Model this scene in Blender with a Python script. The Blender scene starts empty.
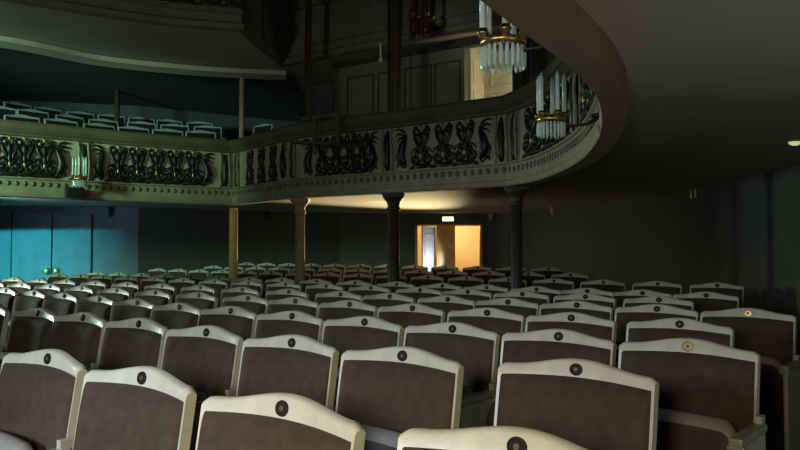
import bpy, bmesh, math, random
from mathutils import Vector, Matrix, geometry
random.seed(7)
sc = bpy.context.scene
COL = sc.collection
PI = math.pi

# ------------------------------------------------------------------ camera
F, HOR, CAMZ = 778.0, 250.0, 1.30
TILT = math.atan((HOR - 225.0) / F)
cd = bpy.data.cameras.new('camera'); cam = bpy.data.objects.new('camera', cd); COL.objects.link(cam)
cd.sensor_width = 36.0; cd.lens = 36.0 * F / 800.0
cd.clip_start = .02; cd.clip_end = 200
cam.location = (0, 0, CAMZ); cam.rotation_euler = (PI / 2 + TILT, 0, 0)
sc.camera = cam
CT, ST = math.cos(TILT), math.sin(TILT)

def ray(px, py):
    a = (px - 400) / F; b = (225 - py) / F
    return Vector((a, CT - b * ST, ST + b * CT))
def on_z(px, py, z):
    r = ray(px, py); k = (z - CAMZ) / r.z
    return Vector((r.x * k, r.y * k, z))
def on_y(px, py, y):
    r = ray(px, py); k = y / r.y
    return Vector((r.x * k, y, CAMZ + r.z * k))

# ------------------------------------------------------------------ materials
def mat(name, col, rough=.6, metal=0., spec=.5, noise=0., nscale=8., bump=0., bscale=40., emit=None, estr=0., col2=None, sheen=0.):
    m = bpy.data.materials.new(name); m.use_nodes = True
    nt = m.node_tree; b = nt.nodes['Principled BSDF']
    b.inputs['Roughness'].default_value = rough; b.inputs['Metallic'].default_value = metal
    b.inputs['Specular IOR Level'].default_value = spec
    b.inputs['Sheen Weight'].default_value = sheen
    c = (*col, 1)
    tc = nt.nodes.new('ShaderNodeTexCoord')
    if noise > 0 or col2:
        n = nt.nodes.new('ShaderNodeTexNoise'); n.inputs['Scale'].default_value = nscale; n.inputs['Detail'].default_value = 4
        nt.links.new(tc.outputs['Object'], n.inputs['Vector'])
        r = nt.nodes.new('ShaderNodeValToRGB')
        c2 = col2 or tuple(x * (1 - noise) for x in col)
        r.color_ramp.elements[0].color = (*c2, 1); r.color_ramp.elements[1].color = c
        r.color_ramp.elements[0].position = .35; r.color_ramp.elements[1].position = .65
        nt.links.new(n.outputs['Fac'], r.inputs['Fac']); nt.links.new(r.outputs['Color'], b.inputs['Base Color'])
    else:
        b.inputs['Base Color'].default_value = c
    if bump > 0:
        n2 = nt.nodes.new('ShaderNodeTexNoise'); n2.inputs['Scale'].default_value = bscale; n2.inputs['Detail'].default_value = 3
        nt.links.new(tc.outputs['Object'], n2.inputs['Vector'])
        bp = nt.nodes.new('ShaderNodeBump'); bp.inputs['Strength'].default_value = bump; bp.inputs['Distance'].default_value = .01
        nt.links.new(n2.outputs['Fac'], bp.inputs['Height']); nt.links.new(bp.outputs['Normal'], b.inputs['Normal'])
    if emit:
        b.inputs['Emission Color'].default_value = (*emit, 1); b.inputs['Emission Strength'].default_value = estr
    return m

M = dict(
    frame=mat('seat_paint', (.42, .40, .32), .38, noise=.14, nscale=14, bump=.08, bscale=60),
    cloth=mat('seat_velvet', (.050, .034, .022), .85, noise=.25, nscale=22, bump=.25, bscale=9, sheen=.04, spec=.12),
    pad=mat('seat_underside', (.07, .045, .045), .7, noise=.2, nscale=12, spec=.25),
    padrim=mat('seat_pad_piping', (.20, .18, .16), .6),
    iron=mat('arm_paint', (.32, .31, .25), .45, noise=.15),
    armwood=mat('arm_cap', (.25, .24, .20), .4, noise=.2, nscale=18),
    disc=mat('number_disc', (.010, .008, .006), .6, spec=.15),
    brass=mat('brass', (.55, .38, .14), .35, 1.0),
    bronze=mat('bronze_rivet', (.09, .065, .035), .5, .4),
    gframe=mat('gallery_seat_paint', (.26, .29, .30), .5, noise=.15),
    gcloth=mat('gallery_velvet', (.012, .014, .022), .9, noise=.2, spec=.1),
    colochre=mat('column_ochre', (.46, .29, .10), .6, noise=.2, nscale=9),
    brassdull=mat('dull_brass_disc', (.22, .15, .05), .45, .6),
    brasslit=mat('bright_brass_disc', (.75, .50, .16), .4, .7),
    wall=mat('wall_paint', (.075, .083, .072), .85, noise=.18, nscale=3, bump=.1),
    wallb=mat('wall_paint_blue', (.16, .20, .22), .8, noise=.15, nscale=2.5, bump=.12, bscale=25),
    doorb=mat('door_paint_blue', (.17, .22, .24), .7, noise=.22, nscale=4, bump=.12, bscale=30),
    seam=mat('door_gap', (.01, .012, .014), .9),
    wallu=mat('gallery_wall', (.05, .06, .085), .9, noise=.2, nscale=2),
    soffit=mat('soffit_plaster', (.42, .39, .33), .9, noise=.08, nscale=2, bump=.06),
    band=mat('soffit_band', (.21, .14, .09), .8, noise=.2, nscale=3),
    floor=mat('floor_carpet', (.05, .045, .04), .95, noise=.3, nscale=20),
    cream=mat('balcony_cream', (.46, .43, .31), .6, noise=.15, nscale=6, bump=.1),
    creamd=mat('balcony_moulding', (.32, .29, .19), .55, noise=.25, nscale=7, bump=.12),
    rail=mat('rail_paint', (.15, .135, .075), .5, noise=.25, nscale=5),
    relief=mat('dark_bronze_relief', (.030, .032, .026), .38, .35, noise=.3, nscale=20),
    gold=mat('old_gold', (.42, .33, .12), .4, .8),
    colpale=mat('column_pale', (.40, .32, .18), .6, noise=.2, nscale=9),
    coldark=mat('column_dark', (.055, .04, .035), .55, noise=.2, nscale=9),  # under-balcony columns: backlit shade put into the colour; dark posts share it
    upfront=mat('upper_front', (.16, .145, .115), .7, noise=.25, nscale=5),
    panelw=mat('panelling', (.17, .175, .15), .7, noise=.15, nscale=4),
    paneld=mat('panelling_groove', (.03, .03, .028), .8),
    lowbox=mat('box_partition', (.06, .075, .085), .8, noise=.2),
    doorc=mat('door_cream', (.62, .56, .38), .55, noise=.1, nscale=5),
    doorw=mat('door_white', (.80, .82, .86), .5, noise=.04),
    ochre=mat('ochre_wood', (.50, .27, .07), .5, noise=.25, nscale=6),
    corr=mat('corridor_plaster', (.85, .72, .46), .8, noise=.08, nscale=3),
    candle=mat('candle_tube', (.62, .74, .70), .25, spec=.6, noise=.08),
    darkmetal=mat('dark_metal', (.03, .03, .03), .5, .5, noise=.1),
    redglass=mat('dark_red_glass', (.06, .012, .014), .3, noise=.2),
    shelf=mat('shelf_dark', (.10, .10, .09), .6, noise=.2),
    exit=mat('exit_sign_face', (.6, .75, .35), .4, emit=(.75, 1., .32), estr=3.2),
    lamp=mat('small_lamp_glass', (.7, .75, .5), .4, emit=(.7, .9, .35), estr=.6),
    fixture=mat('fixture_beige', (.30, .24, .15), .5, noise=.1),
    sign=mat('sign_plate', (.05, .06, .06), .6, noise=.2),
)
def glass(name):
    m = bpy.data.materials.new(name); m.use_nodes = True
    b = m.node_tree.nodes['Principled BSDF']
    b.inputs['Base Color'].default_value = (.75, .88, .85, 1); b.inputs['Roughness'].default_value = .12
    b.inputs['Transmission Weight'].default_value = .55; b.inputs['IOR'].default_value = 1.5
    n = m.node_tree.nodes.new('ShaderNodeTexNoise'); n.inputs['Scale'].default_value = 60
    bp = m.node_tree.nodes.new('ShaderNodeBump'); bp.inputs['Strength'].default_value = .2
    m.node_tree.links.new(n.outputs['Fac'], bp.inputs['Height']); m.node_tree.links.new(bp.outputs['Normal'], b.inputs['Normal'])
    return m
M['crystal'] = glass('cut_crystal')

# ------------------------------------------------------------------ mesh helpers
def obj(name, bm, m, parent=None, smooth=False, loc=None, rot=None):
    me = bpy.data.meshes.new(name)
    bmesh.ops.recalc_face_normals(bm, faces=bm.faces)
    bm.to_mesh(me); bm.free()
    for x in (m if isinstance(m, (list, tuple)) else [m]): me.materials.append(x)
    if smooth:
        for p in me.polygons: p.use_smooth = True
    o = bpy.data.objects.new(name, me); COL.objects.link(o)
    if parent: o.parent = parent
    if loc is not None: o.location = loc
    if rot is not None: o.rotation_euler = rot
    return o
def tag(o, label=None, cat=None, group=None, kind=None):
    if label: o['label'] = label
    if cat: o['category'] = cat
    if group: o['group'] = group
    if kind: o['kind'] = kind
    return o
def thing(name, label, cat, loc=(0, 0, 0), rz=0, group=None):
    o = bpy.data.objects.new(name, None); COL.objects.link(o)
    o.empty_display_size = .1; o.location = loc; o.rotation_euler = (0, 0, rz)
    return tag(o, label, cat, group)
def struct(name, bm, m, parent=None, smooth=False):
    o = obj(name, bm, m, parent, smooth)
    if not parent: o['kind'] = 'structure'
    return o
def copy_tree(o, parent=None):
    c = o.copy(); COL.objects.link(c); c.parent = parent
    for ch in list(o.children): copy_tree(ch, c)
    return c
def box(bm, c, s, rz=0, bev=0, mi=0, rx=0):
    r = bmesh.ops.create_cube(bm, size=1)
    vs = r['verts']
    bmesh.ops.scale(bm, vec=s, verts=vs)
    fs = set(f for v in vs for f in v.link_faces)
    if bev:
        es = list(set(e for v in vs for e in v.link_edges))
        r2 = bmesh.ops.bevel(bm, geom=es, offset=bev, segments=2, affect='EDGES', profile=.6)
        vs = list(set(vs) | set(r2['verts'])); vs = [v for v in vs if v.is_valid]
        fs = set(f for v in vs for f in v.link_faces)
    if rx: bmesh.ops.rotate(bm, cent=(0, 0, 0), matrix=Matrix.Rotation(rx, 3, 'X'), verts=vs)
    if rz: bmesh.ops.rotate(bm, cent=(0, 0, 0), matrix=Matrix.Rotation(rz, 3, 'Z'), verts=vs)
    bmesh.ops.translate(bm, vec=c, verts=vs)
    for f in fs: f.material_index = mi
    return vs
def lathe(bm, prof, seg=16, c=(0, 0, 0), sx=1, sy=1, mi=0):
    rings = []
    for r, z in prof:
        if r < 1e-5: rings.append([bm.verts.new((c[0], c[1], c[2] + z))])
        else: rings.append([bm.verts.new((c[0] + sx * r * math.cos(2 * PI * k / seg), c[1] + sy * r * math.sin(2 * PI * k / seg), c[2] + z)) for k in range(seg)])
    for a, b in zip(rings, rings[1:]):
        for k in range(seg):
            k2 = (k + 1) % seg
            if len(a) == 1 and len(b) == 1: continue
            if len(a) == 1: f = bm.faces.new((a[0], b[k], b[k2]))
            elif len(b) == 1: f = bm.faces.new((a[k], a[k2], b[0]))
            else: f = bm.faces.new((a[k], a[k2], b[k2], b[k]))
            f.material_index = mi
def tube(bm, pts, rad, seg=6, mi=0):
    pts = [Vector(p) for p in pts]; rr = rad if isinstance(rad, (list, tuple)) else [rad] * len(pts)
    rings = []; up = Vector((0.13, 1, 0.07)).normalized()
    for i, p in enumerate(pts):
        t = (pts[min(i + 1, len(pts) - 1)] - pts[max(i - 1, 0)]).normalized()
        a = up.cross(t)
        if a.length < 1e-3: a = Vector((1, 0, 0)).cross(t)
        a.normalize(); b = t.cross(a)
        rings.append([bm.verts.new(p + (a * math.cos(2 * PI * k / seg) + b * math.sin(2 * PI * k / seg)) * rr[i]) for k in range(seg)])
    for a, b in zip(rings, rings[1:]):
        for k in range(seg):
            bm.faces.new((a[k], a[(k + 1) % seg], b[(k + 1) % seg], b[k])).material_index = mi
    bm.faces.new(rings[0][::-1]).material_index = mi; bm.faces.new(rings[-1]).material_index = mi
def blob(bm, c, s, rot=None, mi=0, u=8, v=6):
    r = bmesh.ops.create_uvsphere(bm, u_segments=u, v_segments=v, radius=1)
    vs = r['verts']; bmesh.ops.scale(bm, vec=s, verts=vs)
    if rot: bmesh.ops.rotate(bm, cent=(0, 0, 0), matrix=Matrix.Rotation(rot, 3, 'Y'), verts=vs)
    bmesh.ops.translate(bm, vec=c, verts=vs)
    for v_ in vs:
        for f in v_.link_faces: f.material_index = mi
def poly_flat(bm, loop, z, mi=0):
    tris = geometry.tessellate_polygon([[Vector((p[0], p[1], 0)) for p in loop]])
    vs = [bm.verts.new((p[0], p[1], z)) for p in loop]
    for t in tris:
        try: bm.faces.new([vs[i] for i in t]).material_index = mi
        except ValueError: pass
def wall_strip(bm, pts, z0, z1, mi=0):
    a = [bm.verts.new((p[0], p[1], z0)) for p in pts]; b = [bm.verts.new((p[0], p[1], z1)) for p in pts]
    for i in range(len(pts) - 1): bm.faces.new((a[i], a[i + 1], b[i + 1], b[i])).material_index = mi
def spline(pts, n=6):
    P = [Vector((p[0], p[1])) for p in pts]; out = []
    for i in range(len(P) - 1):
        p0 = P[max(i - 1, 0)]; p1 = P[i]; p2 = P[i + 1]; p3 = P[min(i + 2, len(P) - 1)]
        for k in range(n):
            t = k / n
            out.append(.5 * ((2 * p1) + (p2 - p0) * t + (2 * p0 - 5 * p1 + 4 * p2 - p3) * t * t + (3 * p1 - p0 - 3 * p2 + p3) * t ** 3))
    out.append(P[-1]); return out
def normals(path):
    """outward normal (towards the open middle) on the right hand of travel, mitred"""
    N = []
    for i in range(len(path)):
        ds = []
        if i > 0: ds.append((path[i] - path[i - 1]).normalized())
        if i < len(path) - 1: ds.append((path[i + 1] - path[i]).normalized())
        ns = [Vector((d.y, -d.x)) for d in ds]
        n = sum(ns, Vector((0, 0))).normalized()
        N.append(n / max(.5, n.dot(ns[0])))
    return N
def sweep(bm, path, prof, closed=False, mi=0):
    N = normals(path); rings = []
    for p, n in zip(path, N): rings.append([bm.verts.new((p.x + n.x * o, p.y + n.y * o, z)) for o, z in prof])
    m = len(prof)
    for a, b in zip(rings, rings[1:]):
        for k in range(m if closed else m - 1):
            bm.faces.new((a[k], b[k], b[(k + 1) % m], a[(k + 1) % m])).material_index = mi
    if closed:
        bm.faces.new(rings[0]); bm.faces.new(rings[-1][::-1])

# ------------------------------------------------------------------ plan of the house
SOF, EDGE, RAILZ = 2.145, 2.02, 3.03          # soffit, lower lip of the balcony, top of its rail
left_arm = spline([(-9.6, 7.1), (-8.2, 8.2), (-6.8, 9.3), (-5.3, 10.32), (-4.15, 11.3), (-2.64, 12.3)], 5)
rear_a = [Vector((-2.64, 12.3)), Vector((-2.0, 11.45)), Vector((-1.36, 10.62))]
rear_b = [Vector((-1.36, 10.62)), Vector((-.15, 9.78)), Vector((1.21, 8.72))]
arm = spline([(1.21, 8.72), (1.41, 8.05), (1.477, 7.18), (1.455, 6.22), (1.33, 5.235), (1.17, 4.45), (.97, 3.73), (.81, 3.31), (.65, 2.97), (.43, 2.56), (.26, 2.24), (.0, 1.74), (-.45, .9), (-1.0, -.2)], 6)
PATH = left_arm[:-1] + rear_a[:-1] + rear_b[:-1] + arm
WALL = [(-11.5, 10.2), (-8.5, 14.55), (-5.2, 15.45), (-3.0, 17.0), (-1.4, 18.0), (2.15, 18.0)]
RIGHT = [(2.15, 18.0)] + [tuple(p) for p in spline([(2.45, 17.5), (3.02, 15.35), (3.75, 13.3), (4.02, 12.0), (4.1, 10.6), (4.02, 9.0), (3.88, 7.5), (3.65, 5.0), (3.5, 2.0), (3.4, -1.2)], 4)]
TOPZ = 7.5

bm = bmesh.new(); loop = [(-11.5, -1.2)] + WALL + RIGHT[1:]
TH = math.radians(39.34); US = Vector((math.cos(TH), -math.sin(TH))); VS = Vector((math.sin(TH), math.cos(TH)))
DH = .377; PIT = 1.645 * DH; ROWSP = 2.63 * DH; V0 = 3.416 * DH
RISE = {7: .012, 8: .05, 9: .095}
def floor_z(x, y):
    r = (x * VS.x + y * VS.y - V0) / ROWSP
    return 0 if r < 6.4 else min(.11, (r - 6.4) * .043)
# floor: gently raked boards at the back
cuts = [i * ROWSP + V0 + .45 for i in (6, 7, 8, 9)]
res_loop = [Vector((p[0], p[1])) for p in loop]
poly_flat(bm, loop, 0)
for c in cuts:
    bmesh.ops.bisect_plane(bm, geom=bm.verts[:] + bm.edges[:] + bm.faces[:], plane_co=(VS.x * c, VS.y * c, 0), plane_no=(VS.x, VS.y, 0))
for v in bm.verts: v.co.z = floor_z(v.co.x, v.co.y)
struct('floor', bm, M['floor'])

# ceiling of the whole house
bm = bmesh.new(); poly_flat(bm, loop, TOPZ); struct('ceiling', bm, M['wallu'])
# soffit under the balcony
bm = bmesh.new(); poly_flat(bm, [tuple(p) for p in PATH] + list(reversed(WALL + RIGHT[1:])), SOF)
struct('ceiling_soffit', bm, M['soffit'])
# walls below the balcony
bm = bmesh.new(); wall_strip(bm, WALL[:3], -.05, SOF); struct('wall_left', bm, M['wallb'])
DX0, DX1, DTOP = .345, 1.905, 1.90
bm = bmesh.new()
wall_strip(bm, WALL[2:5], -.05, SOF)
wall_strip(bm, [(-1.4, 18), (DX0, 18)], -.05, SOF); wall_strip(bm, [(DX1, 18), (2.15, 18)], -.05, SOF); wall_strip(bm, [(DX0, 18), (DX1, 18)], DTOP, SOF)
struct('wall_back', bm, M['wall'])
bm = bmesh.new(); wall_strip(bm, RIGHT, -.05, SOF); struct('wall_right', bm, M['wall'])
# walls above
bm = bmesh.new(); wall_strip(bm, WALL, SOF, TOPZ); wall_strip(bm, RIGHT, SOF, TOPZ); struct('wall_upper', bm, M['wallu'])
# floor of the gallery
bm = bmesh.new()
inset = [p - n * .12 for p, n in zip(PATH, normals(PATH))]
poly_flat(bm, [tuple(p) for p in inset] + list(reversed(WALL + RIGHT[1:])), 2.30); struct('floor_gallery', bm, M['floor'])

# ------------------------------------------------------------------ stalls seats
W2 = .265
def conc(x): return -.032 * (x / W2) ** 2          # back is hollow: its sides come forward
def top_z(x):
    t = min(1, abs(x) / (W2 * .88)); return .9265 + .029 * .5 * (1 + math.cos(PI * t))
TLT = .16
def lean(z): return (z - .45) * TLT
def back_bm():
    bm = bmesh.new(); n = 30; th = .034; f = []; b = []
    for i in range(n + 1):
        x = -W2 + 2 * W2 * i / n; zt = top_z(x)
        if i in (0, n): zt -= .012
        col = []; colb = []
        for z in (.36, .5, .65, .8, .87, zt - .008, zt):
            d = .006 if z == zt else 0
            col.append(bm.verts.new((x, conc(x) + lean(z) - th / 2 + d, z))); colb.append(bm.verts.new((x, conc(x) + lean(z) + th / 2 - d, z)))
        f.append(col); b.append(colb)
    m = len(f[0])
    for i in range(n):
        for k in range(m - 1):
            bm.faces.new((f[i][k], f[i + 1][k], f[i + 1][k + 1], f[i][k + 1])); bm.faces.new((b[i][k], b[i][k + 1], b[i + 1][k + 1], b[i + 1][k]))
        bm.faces.new((f[i][-1], f[i + 1][-1], b[i + 1][-1], b[i][-1])); bm.faces.new((f[i][0], b[i][0], b[i + 1][0], f[i + 1][0]))
    for i in (0, n):
        for k in range(m - 1): bm.faces.new((f[i][k], f[i][k + 1], b[i][k + 1], b[i][k]))
    return bm
def cushion_bm(hw, z0, z1, depth, back, nx=22, nz=16, arch=.010):
    bm = bmesh.new(); g = []
    for j in range(nz + 1):
        w = -1 + 2 * j / nz; row = []
        for i in range(nx + 1):
            u = -1 + 2 * i / nx
            uu = math.copysign(1 - (1 - abs(u)) ** 1.7, u); ww = math.copysign(1 - (1 - abs(w)) ** 1.7, w)
            x = uu * hw; zt = z1 + arch * math.cos(uu * PI / 2); z = z0 + (zt - z0) * (ww + 1) / 2
            d = depth * (1 - abs(uu) ** 5) ** .6 * (1 - abs(ww) ** 11) ** .5
            d += (.0045 * math.sin(uu * 13 + ww * 1.6) + .002 * math.sin(uu * 23 - ww * 2)) * (1 - abs(uu) ** 4) * (1 - ww * ww) * max(0, -ww + .45)
            row.append(bm.verts.new((x, conc(x) + lean(z) - back - d, z)))
        g.append(row)
    for j in range(nz):
        for i in range(nx): bm.faces.new((g[j][i], g[j][i + 1], g[j + 1][i + 1], g[j + 1][i]))
    return bm
def plate_bm():
    bm = bmesh.new()
    lathe(bm, [(0, .0), (.0215, .0), (.0225, .002), (.0215, .0045), (.017, .0052), (.016, .0042), (0, .0042)], 20, sy=.86)
    lathe(bm, [(.0075, .0042), (.0065, .0058), (0, .006)], 10, mi=1)
    return bm
def seatpad_bm():
    bm = bmesh.new(); n = 20; prof = []
    hw = .236
    for i in range(n + 1):
        x = -hw + 2 * hw * i / n; t = abs(x) / hw
        prof.append((x, .690 - .012 * t * t - .07 * max(0, (t - .78) / .22) ** 2.4))
    layers = [(-.095, 0), (-.102, .012), (-.128, .014), (-.155, .0), (-.162, -.022)]
    R = []
    for y, dz in layers:
        lo = [bm.verts.new((x * (1 - .01 * (dz < 0)), y + conc(x) * .4, .33)) for x, z in prof]
        hi = [bm.verts.new((x * (1 - .012 * (dz < 0)), y + conc(x) * .4 + .02, z + dz)) for x, z in prof]
        R.append((lo, hi))
    for (la, ha), (lb, hb) in zip(R, R[1:]):
        for i in range(n):
            bm.faces.new((ha[i], ha[i + 1], hb[i + 1], hb[i])).material_index = 1
            bm.faces.new((la[i], lb[i], lb[i + 1], la[i + 1]))
        for i in (0, n): bm.faces.new((la[i], ha[i], hb[i], lb[i]))
    for (l, h), fl in ((R[0], 0), (R[-1], 1)):
        for i in range(n): bm.faces.new((l[i], l[i + 1], h[i + 1], h[i]))
    return bm
def arm_bm():
    bm = bmesh.new()
    box(bm, (0, -.16, .35), (.024, .27, .60), bev=.008); box(bm, (0, -.02, .40), (.022, .05, .62), bev=.004)
    box(bm, (0, -.14, .59), (.018, .22, .05), bev=.004); box(bm, (0, -.14, .012), (.05, .34, .024), bev=.006)
    tube(bm, [(0, -.26, .40), (0, -.20, .33), (0, -.12, .30), (0, -.03, .33)], .010)
    return bm
def cap_bm():
    bm = bmesh.new(); box(bm, (0, -.165, .668), (.046, .31, .030), bev=.009)
    box(bm, (0, -.302, .648), (.054, .034, .016), bev=.004)
    return bm
me_back = me_c = None
def make_seat(disc):
    t = thing('theatre_seat', 'x', 'theatre seat')
    bk = obj('backrest', back_bm(), M['frame'], t, True)
    bk.data.set_sharp_from_angle(angle=.9)
    obj('cushion', cushion_bm(.255, .40, .892, .042, .017), M['cloth'], bk, True)
    p = obj('number_plate', plate_bm(), [disc, M['bronze']], bk, loc=(0, lean(.925) - .0165, .925), rot=(PI / 2 + math.atan(-TLT), 0, 0))
    obj('seat_pad', seatpad_bm(), [M['pad'], M['padrim']], t, True)
    a = obj('arm_standard', arm_bm(), M['iron'], t, loc=(.281, 0, 0))
    obj('armrest', cap_bm(), M['armwood'], a)
    return t
proto = make_seat(M['disc'])
ORD = ['', 'first', 'second', 'third', 'fourth', 'fifth', 'sixth', 'seventh', 'eighth', 'ninth', 'tenth', 'eleventh', 'twelfth', 'thirteenth', 'fourteenth', 'fifteenth', 'sixteenth', 'seventeenth', 'eighteenth', 'nineteenth', 'twentieth',
       'twenty-first', 'twenty-second', 'twenty-third', 'twenty-fourth', 'twenty-fifth', 'twenty-sixth', 'twenty-seventh', 'twenty-eighth', 'twenty-ninth', 'thirtieth']
ROWS = [
    [(46.4, 359.6), (140.6, 379), (280.7, 409.7), (515.8, 448.5)],
    [(37, 313.4), (82.4, 318.2), (138, 324.4), (205.6, 333), (291, 343.4), (401.6, 356.6), (575.4, 370.4)],
    [(5, 290.8), (33, 293.6), (63, 296.2), (98, 299.5), (136, 303), (178.6, 307.6), (230, 311.4), (291.4, 316.6), (364, 322.6), (452, 329.4), (558, 337), (687.4, 347.2)],
    [(247, 298.7), (294.6, 301.6), (349.4, 304.8), (412.4, 308.6), (485.6, 313.4), (570.4, 318.4), (680, 324.6)],
    [(340, 294.6), (390, 296.8), (446, 299.8), (507.4, 302.4), (577.4, 305.4), (656.4, 309.4), (747.6, 313.6)],
    [(419, 290.3), (469, 292), (523, 294.3), (584, 297.3), (658, 300.3)],
    [(441.5, 286.2), (486, 287.8), (534.4, 289.8), (586.5, 291.5), (643.5, 293.2), (707, 295.5)],
    [(555, 281), (608.7, 283), (659, 284.4), (713, 286)],
    [(534, 274), (577, 275)],
    [(540, 267.6), (583, 269)],
]
PZ = .923
SMIN = [-99, -99, -99, -99, -11.2, -11.4, -12.1, -12.7, -12.6, -12.5]
def inside(p, margin):
    """inside the house outline by a margin"""
    pts = [Vector(q) for q in loop]; c = False
    for i in range(len(pts)):
        a, b = pts[i], pts[i - 1]
        if (a.y > p.y) != (b.y > p.y) and p.x < (b.x - a.x) * (p.y - a.y) / (b.y - a.y) + a.x: c = not c
        d = b - a; t = max(0, min(1, (p - a).dot(d) / d.length_squared))
        if (a + d * t - p).length < margin: return False
    return c
first = True
for r, pix in enumerate(ROWS):
    rise = RISE.get(r, 0)
    pts = [on_z(px, py, PZ + rise) for px, py in pix]
    sv = [(p.x * US.x + p.y * US.y, p.x * VS.x + p.y * VS.y) for p in pts]
    # straight row through the measured seats
    n = len(sv); ms = sum(s for s, v in sv) / n; mv = sum(v for s, v in sv) / n
    k = sum((s - ms) * (v - mv) for s, v in sv) / max(1e-6, sum((s - ms) ** 2 for s, v in sv)) if 0 < r < 5 else 0
    vline = lambda s: mv + k * (s - ms)
    if r >= 7: mvn = V0 + ROWSP * r; vline = lambda s: mvn
    seats = []
    for s, v in sv: seats.append((s, .35 * v + .65 * vline(s)) if r > 2 else (s, v))
    if r >= 7:
        seats = [(seats[0][0] + PIT * i, vline(0)) for i in range(len(seats))]
    s = seats[0][0]
    while True:
        s -= PIT; v = vline(s); w = US * s + VS * v
        if s < SMIN[r] or not inside(w, .55) or len(seats) > 30: break
        q = 400 + F * w.x / w.y
        if w.y < .4 or q < -75: break
        seats.insert(0, (s, v))
    seats.sort(); N = len(seats)
    for i, (s, v) in enumerate(seats):
        w = US * s + VS * v
        if first: o = proto; first = False
        else: o = copy_tree(proto)
        o.location = (w.x, w.y, rise); o.rotation_euler = (0, 0, -TH)
        # keep the shoulder of the seat under the measured plate: the plate leans back a little
        lw = lean(PZ); o.location.x -= VS.x * (lw - .022); o.location.y -= VS.y * (lw - .022)
        fr = N - i
        rw = 'front' if r == 0 else ORD[r + 1]
        pos = 'at the right end of' if fr == 1 else ORD[fr] + ' from the right end in'
        pos = 'at the right end' if fr == 1 else ORD[fr] + ' from the right end'
        o['label'] = 'pale-framed theatre seat, %s of the %s nearest stalls row' % (pos, ORD[r + 1]) if r else 'pale-framed theatre seat, %s of the nearest stalls row' % pos
        o['group'] = 'folding seats in the stalls rows'
        if (r, fr) in ((4, 1), (2, 1)):
            for ch in o.children:
                for g in ch.children:
                    if g.name.startswith('number_plate'):
                        g.data = g.data.copy(); g.data.materials[0] = M['brasslit'] if r == 4 else M['brassdull']
                        g['label'] = 'bright brass number plate' if r == 4 else 'dull brown brass number plate'
            o['label'] = ('pale-framed theatre seat with bright yellow brass plate, at the right end of the fifth row' if r == 4 else
                          'pale-framed theatre seat with brown brass plate, at the right end of the third row')

# ------------------------------------------------------------------ gallery seats
up_rows = [
    ([(23, 115.5), (62, 119.5), (100, 124), (134, 127), (168, 129.5), (201, 131)], 3.28),
    ([(0, 106.5), (34, 110), (71, 115.5), (104, 119.5), (142, 122), (175, 124.5), (208, 126)], 3.55),
    ([(19, 103), (49, 108), (81, 112), (112, 114.8), (142, 117.5), (170, 120), (200, 122), (262, 124.5)], 3.82),
]
gproto = None
for r, (pix, z) in enumerate(up_rows):
    pts = [on_z(px, py, z) for px, py in pix]; n = len(pts)
    for i, p in enumerate(pts):
        a = pts[max(i - 1, 0)]; b = pts[min(i + 1, n - 1)]; d = (b - a); ang = math.atan2(d.y, d.x)
        if i == 7: ang = -.55
        if gproto is None:
            gproto = thing('gallery_seat', 'x', 'theatre seat')
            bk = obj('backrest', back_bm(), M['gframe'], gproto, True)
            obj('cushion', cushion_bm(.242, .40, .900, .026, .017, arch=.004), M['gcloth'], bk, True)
            pd = obj('seat_pad', seatpad_bm(), M['pad'], gproto, True)
            ar = obj('arm_standard', arm_bm(), M['iron'], gproto, loc=(.285, 0, 0)); obj('armrest', cap_bm(), M['armwood'], ar)
            o = gproto
        else: o = copy_tree(gproto)
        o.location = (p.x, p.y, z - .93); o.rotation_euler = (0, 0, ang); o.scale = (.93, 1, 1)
        o['label'] = 'dark navy gallery seat, %s from the left in %s row behind the balcony rail' % (ORD[i + 1], ['the first', 'the second', 'the third'][r])
        o['group'] = 'gallery seats behind the balcony rail'
# stepped risers that carry the gallery seats
for r, (pix, z) in enumerate(up_rows):
    if r == 0: zt = z - .93
    pts = [on_z(px, py, z) for px, py in pix[:7]]
    P2 = [Vector((p.x, p.y)) for p in pts]; P2 = [P2[0] + (P2[0] - P2[1]) * 2] + P2 + [P2[-1] + (P2[-1] - P2[-2]) * .8]
    N2 = normals(P2); bm = bmesh.new()
    sweep(bm, P2, [(.46, 2.30), (.46, z - .93), (-.42, z - .93), (-.42, 2.30)], True)
    struct('floor_step', bm, M['floor'])

# ------------------------------------------------------------------ balcony front
bal = thing('balcony_front', 'long curved cream balcony front with dark scroll ornaments above the stalls', 'balcony')
def part(name, prof, m, path=PATH, parent=bal, closed=True):
    bm = bmesh.new(); sweep(bm, path, prof, closed); return obj(name, bm, m, parent)
E_ = EDGE
part('underside_band', [(.010, E_ - .006), (-.118, E_ - .008), (-.118, SOF + .02), (-.02, SOF + .02), (-.02, E_), (.010, E_)], M['band'])
part('lower_moulding', [(.002, E_), (.012, E_ + .008), (.024, E_ + .05), (.014, E_ + .075), (.014, E_ + .10), (.012, E_ + .115), (-.02, E_ + .115), (-.02, E_)], M['creamd'])
part('parapet_panel', [(-.012, E_ + .262), (-.012, RAILZ - .20), (-.06, RAILZ - .20), (-.06, E_ + .262)], M['cream'])
part('cornice', [(-.01, RAILZ - .20), (.03, RAILZ - .185), (.035, RAILZ - .165), (.075, RAILZ - .13), (.075, RAILZ - .115), (-.06, RAILZ - .115), (-.06, RAILZ - .20)], M['rail'])
part('handrail', [(.09, RAILZ - .115), (.105, RAILZ - .09), (.105, RAILZ - .03), (.08, RAILZ), (-.12, RAILZ), (-.12, RAILZ - .115)], M['rail'])

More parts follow.
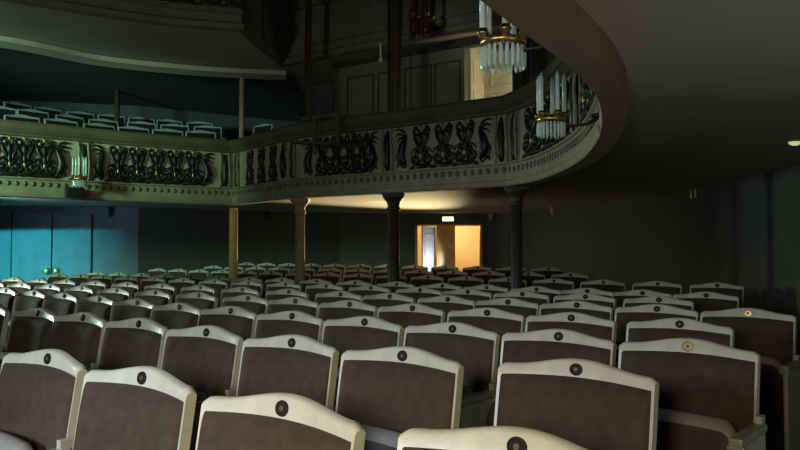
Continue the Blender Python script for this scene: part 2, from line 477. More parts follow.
# arc length tools
def arcs(path):
    L = [0]
    for a, b in zip(path, path[1:]): L.append(L[-1] + (b - a).length)
    return L
AL = arcs(PATH)
def at_s(s, path=PATH, L=None):
    L = L or AL
    for i in range(len(path) - 1):
        if L[i + 1] >= s or i == len(path) - 2:
            t = (s - L[i]) / max(1e-6, L[i + 1] - L[i]); p = path[i].lerp(path[i + 1], t); d = (path[i + 1] - path[i]).normalized()
            return p, d, Vector((d.y, -d.x))
def s_of_px(px):
    lim = 0; best = (1e9, 0); smax = AL[len(left_arm) - 1 + 2 + 2 + 14]
    for k in range(3000):
        s = smax * k / 3000; p, d, n = at_s(s); q = 400 + F * p.x / p.y
        if abs(q - px) < best[0]: best = (abs(q - px), s)
    return best[1]

# egg ornaments along the frieze, one mesh
bm = bmesh.new(); sweep(bm, PATH, [(.004, E_ + .115), (.004, E_ + .235), (.03, E_ + .245), (.03, E_ + .262), (-.02, E_ + .262), (-.02, E_ + .115)], True); s = AL[5]
while s < AL[-1] - 1.2:
    p, d, n = at_s(s); a = math.atan2(d.y, d.x)
    r = bmesh.ops.create_icosphere(bm, subdivisions=1, radius=1); vs = r['verts']
    bmesh.ops.scale(bm, vec=(.030, .016, .040), verts=vs); bmesh.ops.rotate(bm, cent=(0, 0, 0), matrix=Matrix.Rotation(a, 3, 'Z'), verts=vs)
    bmesh.ops.translate(bm, vec=(p.x + n.x * .006, p.y + n.y * .006, E_ + .178), verts=vs)
    for v in vs:
        for f in v.link_faces: f.material_index = 1; f.smooth = True
    s += .105
obj('frieze', bm, [M['creamd'], M['rail']], bal)

# relief motif: twin volutes on a stem over two large scrolls; local x along, -y outward, z up
def spiral(bm, cx, cz, r0, r1, a0, turns, rad, y=0, mi=0):
    n = int(12 * abs(turns)) + 2; pts = []; rr = []
    for i in range(n):
        t = i / (n - 1); a = a0 + turns * 2 * PI * t; r = r0 + (r1 - r0) * t
        pts.append((cx + r * math.cos(a), y - .012 * t, cz + r * math.sin(a))); rr.append(rad * (1 - .35 * t))
    tube(bm, pts, rr, 6, mi)
def motif_bm():
    bm = bmesh.new()
    for sx in (-1, 1):
        spiral(bm, sx * .062, .180, .056, .012, PI / 2 + (0 if sx > 0 else 0), -sx * 1.35, .020)
        blob(bm, (sx * .058, -.02, .185), (.022, .016, .022), mi=1 if sx < 0 else 0)
        tube(bm, [(sx * .10, 0, .18), (sx * .085, -.01, .10), (sx * .045, -.015, .02), (sx * .03, -.01, -.06)], [.018, .024, .022, .014])
        spiral(bm, sx * .088, -.135, .082, .018, PI * .5, sx * 1.3, .026)
        blob(bm, (sx * .082, -.02, -.135), (.026, .02, .026))
        blob(bm, (sx * .13, -.005, -.235), (.05, .018, .022), rot=sx * .3)
        tube(bm, [(sx * .03, -.01, -.04), (sx * .07, -.012, -.01), (sx * .12, -.01, -.03), (sx * .15, 0, -.08)], [.012, .014, .012, .006])
    blob(bm, (0, -.015, .10), (.034, .022, .075)); blob(bm, (0, -.018, -.02), (.028, .02, .07), mi=0)
    blob(bm, (0, -.012, .235), (.02, .016, .028), mi=1); blob(bm, (0, -.02, -.10), (.018, .014, .045), mi=1)
    blob(bm, (0, -.012, -.225), (.13, .02, .030))
    return bm
def spray_bm():
    bm = bmesh.new()
    for k, (z, l, a) in enumerate(((.20, .15, -.18), (.14, .14, .1), (.09, .11, .35))):
        pts = [(-.06 + l * 1.15 * t, -.004 - .012 * math.sin(PI * t), z + .05 * math.sin(PI * t * .8 + a) - .02 * t) for t in (0, .2, .4, .6, .8, 1)]
        tube(bm, pts, [.014, .017, .015, .013, .009, .003])
    tube(bm, [(-.07, 0, .17), (-.055, -.01, .10), (-.02, -.015, .03), (.0, -.015, -.05), (-.02, -.015, -.13), (-.07, -.01, -.20)], [.016, .034, .052, .058, .046, .02])
    tube(bm, [(.03, 0, -.03), (.06, -.01, -.09), (.04, -.01, -.16), (.06, 0, -.22)], [.02, .022, .016, .008])
    spiral(bm, -.03, -.2, .05, .015, 0, 1.2, .016)
    blob(bm, (.01, -.03, .02), (.02, .014, .02), mi=1)
    return bm
def pil_bm():
    bm = bmesh.new()
    tube(bm, [(0, 0, .24), (0, -.012, .17), (0, -.015, .05), (0, -.015, -.08), (0, -.012, -.19), (0, 0, -.25)], [.012, .032, .046, .034, .046, .016], 8)
    for sx in (-1, 1):
        tube(bm, [(sx * .075, 0, .26), (sx * .062, -.02, .18), (sx * .07, -.03, .06), (sx * .085, -.02, -.08), (sx * .068, -.02, -.2), (sx * .08, 0, -.27)], [.016, .018, .016, .018, .02, .014], 6, 2)
    blob(bm, (0, -.04, .03), (.016, .012, .03), mi=1)
    return bm
protos = {}
MZ = (E_ + .262 + RAILZ - .20) / 2
def place(kind, px=None, s=None, flip=False, sc_=1.0):
    s = s if s is not None else s_of_px(px); p, d, n = at_s(s)
    fn, nm = {'m': (motif_bm, 'scroll_ornament'), 's': (spray_bm, 'leaf_spray'), 'p': (pil_bm, 'cartouche_pilaster')}[kind]
    if kind not in protos:
        o = obj(nm, fn(), [M['relief'], M['gold'], M['creamd']], bal, True); protos[kind] = o
    else:
        o = protos[kind].copy(); COL.objects.link(o)
    o.location = (p.x + n.x * .004, p.y + n.y * .004, MZ); o.rotation_euler = (0, 0, math.atan2(d.y, d.x)); o.scale = ((-1 if flip else 1) * sc_ * (1.06 if kind == 'm' else 1), 1, 1.04)
for px in (-38, -12, 8, 23, 43): place('m', px)
place('s', 60); place('p', 82); place('s', 97, flip=True)
for px in (117, 136, 155.5, 174, 192): place('m', px)
place('s', 207); place('p', 224); place('p', 237, sc_=.8)
for px in (250, 261.5, 273): place('m', px, sc_=.72)
place('s', 284, sc_=.7); place('p', 293, sc_=.8); place('s', 308, flip=True)
for px in (323, 337, 351, 363): place('m', px, sc_=.78)
place('s', 374, sc_=.8); place('p', 388); place('s', 402, flip=True)
for px in (422, 444, 466): place('m', px)
place('s', 486); place('p', 502)
sA = AL[PATH.index(arm[0]) if arm[0] in PATH else 0]
place('p', s=sA + .18, sc_=.8)
s = sA + .62; k = 0
while s < AL[-1] - .8:
    if k % 4 == 3: place('p', s=s, sc_=1.1)
    else: place('m', s=s, sc_=1.55)
    s += .56; k += 1

# ------------------------------------------------------------------ columns
def column(name, px, y, z0, z1, r, m, label, cap=True, rzt=None):
    x = (px - 400) / F * y
    t = thing(name, label, 'column', (x, y, 0), 0, 'slim columns carrying the balcony' if z0 < 1 else 'slim columns above the balcony rail')
    bm = bmesh.new(); lathe(bm, [(0, z0 + .02), (r * 1.02, z0 + .02), (r, z0 + .6), (r * .9, z1 - .05), (0, z1 - .05)], 20); obj('shaft', bm, m, t, True)
    bm = bmesh.new(); box(bm, (0, 0, z0 + .05), (r * 3, r * 3, .10), bev=.012); lathe(bm, [(r * 1.45, z0 + .10), (r * 1.5, z0 + .13), (r * 1.2, z0 + .17), (r * 1.0, z0 + .19)], 20); obj('base', bm, m, t)
    if cap:
        bm = bmesh.new(); lathe(bm, [(r * .9, z1 - .22), (r * 1.15, z1 - .205), (r * 1.15, z1 - .185), (r * .95, z1 - .17), (r * 1.05, z1 - .12), (r * 1.7, z1 - .055), (r * 1.75, z1 - .04), (0, z1 - .04)], 20)
        box(bm, (0, 0, z1 - .02), (r * 3.6, r * 3.6, .04), bev=.006); obj('capital', bm, m, t)
    return t
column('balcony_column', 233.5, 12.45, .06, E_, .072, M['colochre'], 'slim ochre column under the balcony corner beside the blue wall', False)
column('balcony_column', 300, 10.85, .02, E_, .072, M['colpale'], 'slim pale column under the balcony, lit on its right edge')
column('balcony_column', 393.5, 9.92, 0, E_, .078, M['coldark'], 'backlit dark slim column under the balcony, just left of the lit doorway')  # same paint as the pale column, its shade put into the tone
column('balcony_column', 516.5, 8.85, 0, E_, .07, M['coldark'], 'backlit dark slim column under the balcony, right of the lit doorway')  # backlit shade put into the tone here too
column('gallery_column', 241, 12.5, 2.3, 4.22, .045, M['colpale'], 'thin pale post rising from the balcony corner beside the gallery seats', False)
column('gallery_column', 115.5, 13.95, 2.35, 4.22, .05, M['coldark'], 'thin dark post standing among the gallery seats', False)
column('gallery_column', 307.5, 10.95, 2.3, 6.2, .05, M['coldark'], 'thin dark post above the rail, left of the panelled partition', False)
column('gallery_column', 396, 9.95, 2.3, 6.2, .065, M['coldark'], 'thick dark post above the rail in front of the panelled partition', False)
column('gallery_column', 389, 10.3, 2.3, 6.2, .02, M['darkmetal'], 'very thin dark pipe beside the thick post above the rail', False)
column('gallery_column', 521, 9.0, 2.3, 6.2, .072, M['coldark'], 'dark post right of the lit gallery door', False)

# ------------------------------------------------------------------ upper tier
UZ = 4.2
up_left = spline([(-8.0, 5.9), (-6.2, 7.6), (-4.6, 8.85), (-3.7, 9.48), (-2.93, 9.9), (-2.09, 10.16)], 5)
up_rest = [Vector((-1.84, 12.1)), Vector((-.5, 11.12)), Vector((1.3, 9.85)), Vector((2.3, 9.1)), Vector((2.6, 7.5)), Vector((2.4, 5.0)), Vector((1.9, 2.5)), Vector((1.2, .5))]
UP = up_left + up_rest
bm = bmesh.new(); poly_flat(bm, [tuple(p) for p in UP] + list(reversed(WALL + RIGHT[1:])), UZ); struct('ceiling_upper_soffit', bm, M['soffit'])
ub = thing('upper_balcony_front', 'dark upper balcony front with pale lower moulding, high above the gallery seats', 'balcony')
part('lower_moulding', [(0, UZ - .02), (.04, UZ), (.05, UZ + .06), (.02, UZ + .09), (-.05, UZ + .09), (-.05, UZ - .02)], M['upfront'], UP, ub)
part('frieze', [(.0, UZ + .09), (0, UZ + .20), (.03, UZ + .21), (.03, UZ + .24), (-.05, UZ + .24), (-.05, UZ + .09)], M['upfront'], UP, ub)
part('parapet_panel', [(-.01, UZ + .24), (-.01, UZ + .80), (-.06, UZ + .80), (-.06, UZ + .24)], M['upfront'], UP, ub)
part('handrail', [(.06, UZ + .80), (.09, UZ + .86), (.09, UZ + .95), (-.10, UZ + .95), (-.10, UZ + .80)], M['rail'], UP, ub)
UL = arcs(UP); s = 1.2
while s < UL[len(up_left) - 1]:
    p, d, n = at_s(s, UP, UL); o = protos['m'].copy(); COL.objects.link(o); o.parent = ub
    o.location = (p.x + n.x * .006, p.y + n.y * .006, UZ + .52); o.rotation_euler = (0, 0, math.atan2(d.y, d.x)); o.scale = (1, 1, .95); s += .32
# beam strip along the columns line under the upper tier
BE = spline([(-9.6, 7.1), (-6.8, 9.4), (-5.3, 10.55), (-4.5, 11.5), (-3.4, 12.1), (-2.6, 12.35), (-1.84, 12.5)], 5)
bm = bmesh.new(); sweep(bm, BE, [(.10, UZ - .02), (.10, UZ - .09), (-.12, UZ - .13), (-.14, UZ - .02)], True); struct('trim_1', bm, M['soffit'])
# dark sheet below the soffit behind the beam, shade put into its colour
bm = bmesh.new(); poly_flat(bm, [tuple(p) for p in BE] + [(-1.84, 13.5), (-1.5, 17.7)] + [(-3.0, 16.9), (-5.2, 15.4), (-8.5, 14.5), (-11.3, 10.4)], UZ - .03); struct('ceiling_gallery_shade', bm, M['wallu'])

# ------------------------------------------------------------------ panelled partition and lit gallery door
PA, PB = Vector((-1.02, 11.97)), Vector((2.9, 9.23)); PD = (PB - PA).normalized(); PN = Vector((PD.y, -PD.x)); PANG = math.atan2(PD.y, PD.x)
def part_t(px):
    q = (px - 400) / F; return (PA.x - q * PA.y) / (q * PD.y - PD.x)
def P3(t, z, o=0): p = PA + PD * t + PN * o; return (p.x, p.y, z)
d0, d1, dz = part_t(466), part_t(514), 4.08
bm = bmesh.new()
def slab(t0, t1, z0, z1, o=0, th=.06, mi=0): box(bm, P3((t0 + t1) / 2, (z0 + z1) / 2, o - th / 2), (t1 - t0, th, z1 - z0), PANG, mi=mi)
slab(0, d0, 2.3, UZ); slab(d1, (PB - PA).length, 2.3, UZ); slab(d0, d1, dz, UZ)
struct('wall_partition', bm, M['panelw'])
k = 0
for a, b in ((347, 374), (378, 398), (405, 432), (435, 461), (528.5, 535)):
    t0, t1 = part_t(a), part_t(b); bm = bmesh.new(); zt, zb = 3.93, 2.55
    if a > 500: zt, zb = 4.05, 2.9
    g = .018
    slab(t0, t1, zt - g, zt, .012, .015, 0); slab(t0, t1, zb, zb + g, .012, .015, 0); slab(t0, t0 + g, zb, zt, .012, .015, 0); slab(t1 - g, t1, zb, zt, .012, .015, 0)
    slab(t0 + .05, t1 - .05, zb + .07, zt - .07, .012, .015, 1)
    k += 1; struct('trim_%d' % (k + 1), bm, [M['paneld'], M['panelw']])
bm = bmesh.new(); slab(0, (PB - PA).length, UZ - .10, UZ - .02, .05, .06); struct('trim_8', bm, M['coldark'])
# low box wall left of it
a = on_y(305, 85, 12.0); b = on_y(334, 85, 12.0); bm = bmesh.new(); box(bm, ((a.x + b.x) / 2, 12.0, (2.3 + a.z) / 2), (b.x - a.x, .08, a.z - 2.3), bev=.01)
struct('wall_gallery_side', bm, M['lowbox'])
# little lobby behind the gallery door
bm = bmesh.new(); t0, t1 = d0, d1 + .75; dp = -.50
def quad(ps): bm.faces.new([bm.verts.new(p) for p in ps])
quad([P3(t0, 2.3, dp), P3(t1, 2.3, dp), P3(t1, UZ, dp), P3(t0, UZ, dp)])
quad([P3(t0, 2.3, dp), P3(t0, 2.3, -.06), P3(t0, UZ, -.06), P3(t0, UZ, dp)])
quad([P3(t1, 2.3, dp), P3(t1, 2.3, -.06), P3(t1, UZ, -.06), P3(t1, UZ, dp)])
struct('wall_lobby', bm, M['doorc'])
def door_leaf(name, w, h, m, panels, knob=True):
    root = bpy.data.objects.new(name, None); COL.objects.link(root); root['kind'] = 'structure'
    bm = bmesh.new(); box(bm, (w / 2, 0, h / 2), (w, .04, h), bev=.004); obj('door_panel', bm, m, root)
    bm = bmesh.new()
    for z0, z1 in panels:
        for sx in (-1, 1):
            y = sx * .022
            for (cx, cz, lx, lz) in ((w / 2, z0, w * .66, .022), (w / 2, z1, w * .66, .022), (w * .17, (z0 + z1) / 2, .022, z1 - z0), (w * .83, (z0 + z1) / 2, .022, z1 - z0)):
                box(bm, (cx, y, cz), (lx, .014, lz), bev=.003)
    obj('door_moulding', bm, m, root)
    if knob:
        bm = bmesh.new(); tube(bm, [(w * .92, -.02, 1.0), (w * .92, -.06, 1.0), (w * .82, -.065, 1.0)], .011, 8); box(bm, (w * .92, -.023, 1.0), (.035, .008, .16), bev=.002); obj('door_handle', bm, M['darkmetal'], root)
    return root
hgt = dz - 2.32
dl = door_leaf('door_1', .40, hgt, M['doorc'], [(.12, .62), (.74, 1.2), (1.3, 1.66)], False)
dl.location = P3(d0 + .025, 2.31, -.07); dl.rotation_euler = (0, 0, PANG + math.radians(90))
dl = door_leaf('door_2', .66, hgt, M['doorc'], [(.12, .62), (.74, 1.2), (1.3, 1.66)])
dl.location = P3(d0 + .05, 2.31, -.47); dl.rotation_euler = (0, 0, PANG)
bm = bmesh.new(); slab(d0 - .035, d0, 2.3, dz + .04, .03, .05); slab(d1, d1 + .035, 2.3, dz + .04, .03, .05); slab(d0 - .035, d1 + .035, dz, dz + .05, .03, .05); struct('trim_9', bm, M['panelw'])

# ------------------------------------------------------------------ lit doorway below
bm = bmesh.new()
def q4(a, b, c, d): bm.faces.new([bm.verts.new(p) for p in (a, b, c, d)])
z0 = .0; zc = 2.1; Y0, Y1 = 18.02, 20.2; xa, xb = DX0 - .55, DX1 + .5
q4((xa, Y1, z0), (xb, Y1, z0), (xb, Y1, zc), (xa, Y1, zc)); q4((xa, Y0, z0), (xa, Y1, z0), (xa, Y1, zc), (xa, Y0, zc)); q4((xb, Y0, z0), (xb, Y1, z0), (xb, Y1, zc), (xb, Y0, zc))
q4((xa, Y0, zc), (xb, Y0, zc), (xb, Y1, zc), (xa, Y1, zc)); struct('wall_corridor', bm, M['corr'])
bm = bmesh.new(); q4((xa, 18.0, 0.005), (xb, 18.0, 0.005), (xb, Y1, 0.005), (xa, Y1, 0.005)); struct('floor_corridor', bm, M['floor'])
bm = bmesh.new(); wa = (437 - 400) / F * 18.5; wb = (453 - 400) / F * 18.5
box(bm, ((wa + wb) / 2 + .02, 18.62, DTOP / 2), (wb - wa + .06, .3, DTOP + .1), bev=.01); struct('trim_10', bm, M['ochre'])
bm = bmesh.new(); box(bm, (DX0 + .03, 18.0, DTOP / 2), (.06, .16, DTOP), bev=.006); box(bm, (DX1 - .03, 18.0, DTOP / 2), (.06, .16, DTOP), bev=.006); box(bm, ((DX0 + DX1) / 2, 18.0, DTOP - .02), (DX1 - DX0, .16, .04), bev=.006)
struct('trim_11', bm, M['ochre'])
dl = door_leaf('door_3', .72, DTOP - .06, M['doorw'], [(.2, .8), (1.0, 1.65)]); dl.location = (DX0 + .17, 17.98 + .1, .02); dl.rotation_euler = (0, 0, math.radians(63))
# exit sign above
p = on_y(448, 219, 17.93)
t = thing('exit_sign', 'small glowing yellow-green exit sign above the lit doorway', 'sign', (p.x, 17.95, p.z))
bm = bmesh.new(); box(bm, (0, 0, 0), (.27, .05, .115), bev=.006); obj('housing', bm, M['fixture'], t)
bm = bmesh.new(); box(bm, (0, -.03, 0), (.25, .012, .095), bev=.004); obj('lit_face', bm, M['exit'], t)

# blue double door at left
def wall_pt(px, seg, out=.0):
    a, b = Vector(seg[0]), Vector(seg[1]); d = (b - a).normalized(); q = (px - 400) / F; t = (a.x - q * a.y) / (q * d.y - d.x)
    return a + d * t, d
seg = (WALL[1], WALL[2])
L, d = wall_pt(12, seg); C_, _ = wall_pt(52.5, seg); R_, _ = wall_pt(92, seg); ang = math.atan2(d.y, d.x); n = Vector((d.y, -d.x))
for i, (a, b) in enumerate(((L, C_), (C_, R_))):
    w = (b - a).length; root = bpy.data.objects.new('door_%d' % (4 + i), None); COL.objects.link(root); root['kind'] = 'structure'
    root.location = (a.x + n.x * .03, a.y + n.y * .03, 0); root.rotation_euler = (0, 0, ang)
    bm = bmesh.new(); box(bm, (w / 2, 0, .99), (w - .025, .05, 1.98), bev=.006); obj('door_panel', bm, M['doorb'], root)
    bm = bmesh.new(); hx = w - .09 if i == 0 else .08
    blob(bm, (hx, -.075, .90), (.055, .035, .07), u=12, v=8); tube(bm, [(hx, -.02, .90), (hx, -.07, .90)], .02, 8); obj('door_handle', bm, M['brasslit'], root, True)
bm = bmesh.new()
for a in (L, C_, R_): box(bm, (a.x + n.x * .012, a.y + n.y * .012, 1.0), (.03, .02, 2.0), ang)
struct('trim_12', bm, M['seam'])
p, _ = wall_pt(55, seg); z = CAMZ + ray(55, 210).z * p.y / ray(55, 210).y
t = obj('door_sign', (lambda b: (box(b, (0, 0, 0), (.30, .02, .075), ang, bev=.004), b)[1])(bmesh.new()), M['sign'], loc=(p.x + n.x * .02, p.y + n.y * .02, z))
tag(t, 'small dark sign plate above the blue double door', 'sign')

# small wall fixtures
def fixture(px, py, out, m, label, y=None, seg=None, w=.10, h=.20):
    if seg: p2, dd = wall_pt(px, seg)
    r = ray(px, py); pos = Vector((p2.x, p2.y, CAMZ + r.z * p2.y / r.y)); nn = Vector((dd.y, -dd.x)); a = math.atan2(dd.y, dd.x)
    t = thing('wall_lamp', label, 'lamp', (pos.x + nn.x * .005, pos.y + nn.y * .005, pos.z), a)
    bm = bmesh.new(); box(bm, (0, -.01, 0), (w * .8, .02, h * .8), bev=.004); obj('backplate', bm, m, t)
    bm = bmesh.new(); lathe(bm, [(w * .30, -h / 2), (w * .42, -h * .2), (w * .5, h / 2), (w * .44, h / 2), (0, h * .3)], 14, c=(0, -.07, 0)); obj('lamp_shade', bm, m, t, True)
def rseg(px):
    for i in range(len(RIGHT) - 1):
        a, b = RIGHT[i], RIGHT[i + 1]
        if a[1] > .5 and b[1] > .5 and (400 + F * a[0] / a[1]) <= px < (400 + F * b[0] / b[1]): return (a, b)
fixture(490.5, 215, 0, M['fixture'], 'small beige wall lamp high on the wall, just right of lit doorway', seg=((-1.4, 18), (2.15, 18)), w=.17, h=.26)
fixture(556, 210, 0, M['fixture'], 'small dim wall lamp at the soffit, right of the dark column', seg=rseg(556), w=.10, h=.20)
fixture(697, 193, 0, M['brasslit'], 'thin bright brass wall lamp on the dark right wall', seg=rseg(697), w=.035, h=.16)
fixture(110, 212, 0, M['darkmetal'], 'small dark bracket lamp right of the blue double door', seg=(WALL[1], WALL[2]), w=.07, h=.19)
fixture(329, 218, 0, M['fixture'], 'small beige wall lamp between the two pale and dark columns', seg=((-3, 17), (-1.4, 18)) if False else ((-1.4, 18), (2.15, 18)), w=.12, h=.22)
fixture(265, 217, 0, M['darkmetal'], 'small dark wall lamp between the ochre and pale columns', seg=((-3.0, 17.0), (-1.4, 18.0)), w=.10, h=.22)
p = on_z(795, 140.5, SOF)
t = thing('ceiling_lamp', 'small greenish ceiling lamp on the soffit at the far right', 'lamp', p)
bm = bmesh.new(); lathe(bm, [(0, 0), (.06, 0), (.06, -.012), (0, -.012)], 16); obj('lamp_base', bm, M['fixture'], t)
bm = bmesh.new(); lathe(bm, [(.048, -.012), (.042, -.028), (.02, -.038), (0, -.04)], 16); obj('lamp_glass', bm, M['lamp'], t, True)

# ------------------------------------------------------------------ candle sconces on the balcony front
def make_sconce():
    t = thing('candle_sconce', 'x', 'sconce')
    R_ = .085
    bm = bmesh.new(); n = 28
    lathe(bm, [(R_ - .008, .0), (R_ + .004, .004), (R_ + .006, .016), (R_, .026), (R_ - .010, .022), (R_ - .008, 0)], n)
    for k in range(5):
        a = 2 * PI * k / 5 + .5; tube(bm, [(0, 0, .0), (.5 * R_ * math.cos(a), .5 * R_ * math.sin(a), -.012), (R_ * math.cos(a), R_ * math.sin(a), .012)], .005)
    obj('ring', bm, M['brass'], t, True)
    bm = bmesh.new(); tube(bm, [(0, 0, .01), (0, .12, -.03), (0, .22, -.02), (0, .30, .03)], [.008, .010, .012, .014], 8)
    lathe(bm, [(0, 0), (.05, 0), (.05, .02), (0, .02)], 14, c=(0, .29, .02)); obj('bracket', bm, M['darkmetal'], t, True)
    cp = None
    for k in range(5):
        a = 2 * PI * k / 5 + .5; x, y = R_ * math.cos(a), R_ * math.sin(a)
        if cp is None:
            bm = bmesh.new(); lathe(bm, [(0, .03), (.0135, .03), (.0135, .262), (.011, .268), (0, .268)], 12); cp = obj('candle', bm, M['candle'], t, True)
            bm = bmesh.new(); lathe(bm, [(0, .0), (.014, .012), (.022, .03), (.026, .034), (.019, .036), (.019, .05), (0, .05)], 14); c1 = obj('candle_cup', bm, M['brass'], cp, True)
            bm = bmesh.new(); lathe(bm, [(.008, .266), (.011, .276), (.006, .29), (0, .302)], 10); c2 = obj('bulb', bm, M['crystal'], cp, True)
            cp.location = (x, y, .012)
        else:
            c = copy_tree(cp, t); c.location = (x, y, .012)
    cr = None
    for k in range(22):
        a = 2 * PI * k / 22; x, y = (R_ - .002) * math.cos(a), (R_ - .002) * math.sin(a)
        if cr is None:
            bm = bmesh.new(); lathe(bm, [(0, -.004), (.006, -.010), (.0085, -.03), (.0085, -.078), (.004, -.092), (0, -.096)], 6); cr = obj('crystal', bm, M['crystal'], t); o = cr
        else:
            o = cr.copy(); COL.objects.link(o)
        o.location = (x, y, 0); o.rotation_euler = (0, 0, a)
    return t
sp = make_sconce()
def put_sconce(o, px, py, y, label, scl=1.0, target=None):
    p = on_y(px, py, y); o.location = p
    q = min((at_s(AL[-1] * k / 800)[0] for k in range(800)), key=lambda w: (w - Vector((p.x, p.y))).length) if target is None else target
    d = q - Vector((p.x, p.y)); o.rotation_euler = (0, 0, math.atan2(d.y, d.x) - PI / 2); o.scale = (scl,) * 3
    # arm reaches the front it hangs on
    for ch in o.children:
        if ch.name.startswith('bracket'): ch.scale = (1, max(.5, (d.length + .0) / (.30 * scl)), 1)
    tag(o, label, 'sconce', 'candle sconces along the balcony fronts')
put_sconce(sp, 551, 122, 4.9, 'crystal sconce with pale candle tubes where the balcony front curves away')
put_sconce(copy_tree(sp), 503, 46, 3.05, 'largest crystal sconce, high up in front of the lit gallery door', 1.0)
put_sconce(copy_tree(sp), 79.5, 180, 10.72, 'small crystal sconce on the cream balcony front above the blue wall', 1.05)
bm = bmesh.new(); p, d, n = at_s(s_of_px(71)); a = math.atan2(d.y, d.x)
box(bm, (0, 0, 0), (.24, .10, .15), bev=.01); o = obj('junction_box', bm, M['darkmetal'], loc=(p.x + n.x * .11, p.y + n.y * .11, EDGE + .075), rot=(0, 0, a)); tag(o, 'dark box on the lower balcony moulding beneath the small sconce', 'box')
# upper tier lamps, unlit
o = copy_tree(sp); put_sconce(o, 421, 22, 9.9, 'dark reddish unlit crystal lamp hanging below the upper balcony', 1.7, target=Vector((.45, 10.42)))
for ch in o.children:
    if ch.name.startswith(('crystal', 'candle', 'ring')):
        ch.data = ch.data.copy(); ch.data.materials[0] = M['redglass']
t = thing('hanging_lamp', 'tiny glinting pendant lamp hanging left of the thick dark post', 'lamp', on_y(380.5, 60, 10.9))
bm = bmesh.new(); lathe(bm, [(0, -.04), (.03, -.02), (.035, .01), (.02, .04), (0, .045)], 10); obj('lamp_glass', bm, M['crystal'], t, True)
bm = bmesh.new(); tube(bm, [(0, 0, .04), (0, 0, .24)], .012); obj('rod', bm, M['candle'], t)
bm = bmesh.new(); tube(bm, [(0, 0, .24), (0, 0, UZ - t.location.z)], .004); obj('cord', bm, M['darkmetal'], t)

# ------------------------------------------------------------------ equipment shelf on the rail
s0, s1 = s_of_px(312), s_of_px(356); pa, _, _ = at_s(s0); pb, d, n = at_s(s1); d = (pb - pa).normalized(); n = Vector((d.y, -d.x)); w = (pb - pa).length
mid = (pa + pb) / 2
t = thing('equipment_shelf', 'dark projecting equipment shelf hung outside the balcony rail between two columns', 'shelf', (mid.x + n.x * .04, mid.y + n.y * .04, RAILZ - .42), math.atan2(d.y, d.x))
bm = bmesh.new(); box(bm, (0, -.26, 0), (w, .48, .03), bev=.006); obj('shelf_board', bm, M['shelf'], t, rot=(0, .13, 0), loc=(0, 0, .06))
for x in (-.18 * w + .1, w / 2 - .03):
    bm = bmesh.new(); box(bm, (x, -.30, .21), (.055, .05, .40), bev=.006); obj('upright', bm, M['shelf'], t)
bm = bmesh.new(); box(bm, (.06, -.30, .40), (w * .8, .045, .05), bev=.006); obj('guard_rail', bm, M['shelf'], t)
for x in (-w / 2 + .05, w / 2 - .05):
    bm = bmesh.new(); box(bm, (x, -.11, .43), (.04, .42, .03), bev=.004); box(bm, (x, .05, .2), (.04, .03, .46), bev=.004); obj('rail_hook', bm, M['shelf'], t)

# ------------------------------------------------------------------ light
def area(name, loc, tgt, size, power, col, sy=None, spread=None):
    l = bpy.data.lights.new(name, 'AREA'); l.energy = power; l.color = col; l.size = size
    if sy: l.shape = 'RECTANGLE'; l.size_y = sy
    if spread: l.spread = spread
    o = bpy.data.objects.new(name, l); COL.objects.link(o); o.location = loc
    o.rotation_euler = (Vector(tgt) - Vector(loc)).to_track_quat('-Z', 'Y').to_euler(); return o
def spot(name, loc, tgt, power, col, ang, blend=.5, rad=.1):
    l = bpy.data.lights.new(name, 'SPOT'); l.energy = power; l.color = col; l.spot_size = math.radians(ang); l.spot_blend = blend; l.shadow_soft_size = rad
    o = bpy.data.objects.new(name, l); COL.objects.link(o); o.location = loc
    o.rotation_euler = (Vector(tgt) - Vector(loc)).to_track_quat('-Z', 'Y').to_euler(); return o
def point(name, loc, power, col, rad=.1):
    l = bpy.data.lights.new(name, 'POINT'); l.energy = power; l.color = col; l.shadow_soft_size = rad
    o = bpy.data.objects.new(name, l); COL.objects.link(o); o.location = loc; return o
area('stage_wash', (-.45, -.35, 1.5), (-.35, 2.3, .55), .35, 18, (1., .87, .56), spread=math.radians(96))
area('cool_near', (-2.4, .2, 1.7), (-1.0, 2.5, .75), .4, 24, (.66, .82, 1.), spread=math.radians(80))
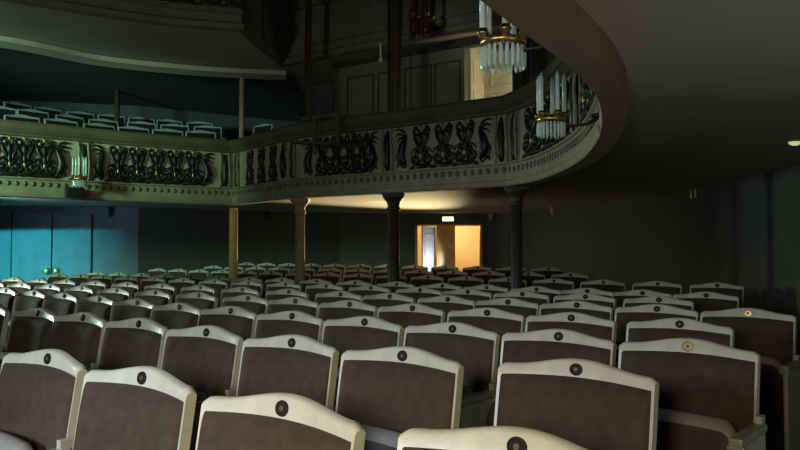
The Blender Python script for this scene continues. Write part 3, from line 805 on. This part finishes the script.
area('soffit_bounce', (2.5, .7, .4), (1.5, 3.0, 2.14), .8, 5, (.90, 1., .82), spread=math.radians(110))
spot('tier_streak', (-2.6, 3.0, 3.3), (.75, 10.1, 4.2), 190, (.72, .92, 1.), 9, 1.0, .1)
area('side_daylight', (-10.1, 11.1, 1.62), (-.5, 4.8, .9), .6, 62, (.84, 1., .82), spread=math.radians(60))
spot('blue_side_light', (-6.5, 3.5, 2.36), (-7.9, 15, .90), 11000, (.05, .62, .72), 27, 1.0, .05)
spot('gallery_wash', (-8.2, 3.2, 3.0), (-6.1, 9.9, 2.62), 3600, (.52, 1., .66), 36, 1.0, .6)
spot('gallery_blue', (-7.0, 3.0, 3.9), (-8.0, 14.4, 3.7), 110, (.25, .6, 1.), 18, 1.0, .2)
spot('tier_glow', (-4.6, 1.0, 1.7), (-3.8, 9.6, 4.3), 330, (.95, 1., .75), 44, 1.0, .4)
spot('panel_glow', (-3.4, 1.0, 3.6), (.2, 11.0, 4.0), 240, (.95, 1., .82), 15, 1.0, .3)
area('back_wall_glow', (-6.5, 12.2, 1.8), (-1.5, 18, 1.4), .5, 7, (.45, .8, 1.), spread=math.radians(120))
area('house_glow', (-.8, 13.6, 1.75), (3.4, 14.6, 1.4), .5, 5, (1., .9, .55), spread=math.radians(120))
point('corridor_lamp', (1.35, 19.2, 1.95), 42, (1., .72, .36), .06)
spot('corridor_spill', (1.86, 19.0, .72), (-1.7, 10.6, 2.02), 5600, (1., .80, .42), 36, 1., .2)
spot('corridor_cool', (1.02, 18.12, 1.0), (.62, 18.33, 1.05), 14, (.78, .88, 1.), 135, .3, .05)
q = P3(d1 + .35, 3.5, -.26); point('lobby_lamp', q, 15, (1., .94, .64), .08)
w = bpy.data.worlds.new('world'); sc.world = w; w.use_nodes = True
w.node_tree.nodes['Background'].inputs['Color'].default_value = (.5, .7, .75, 1); w.node_tree.nodes['Background'].inputs['Strength'].default_value = .006
sc.view_settings.view_transform = 'Standard'; sc.view_settings.exposure = 0
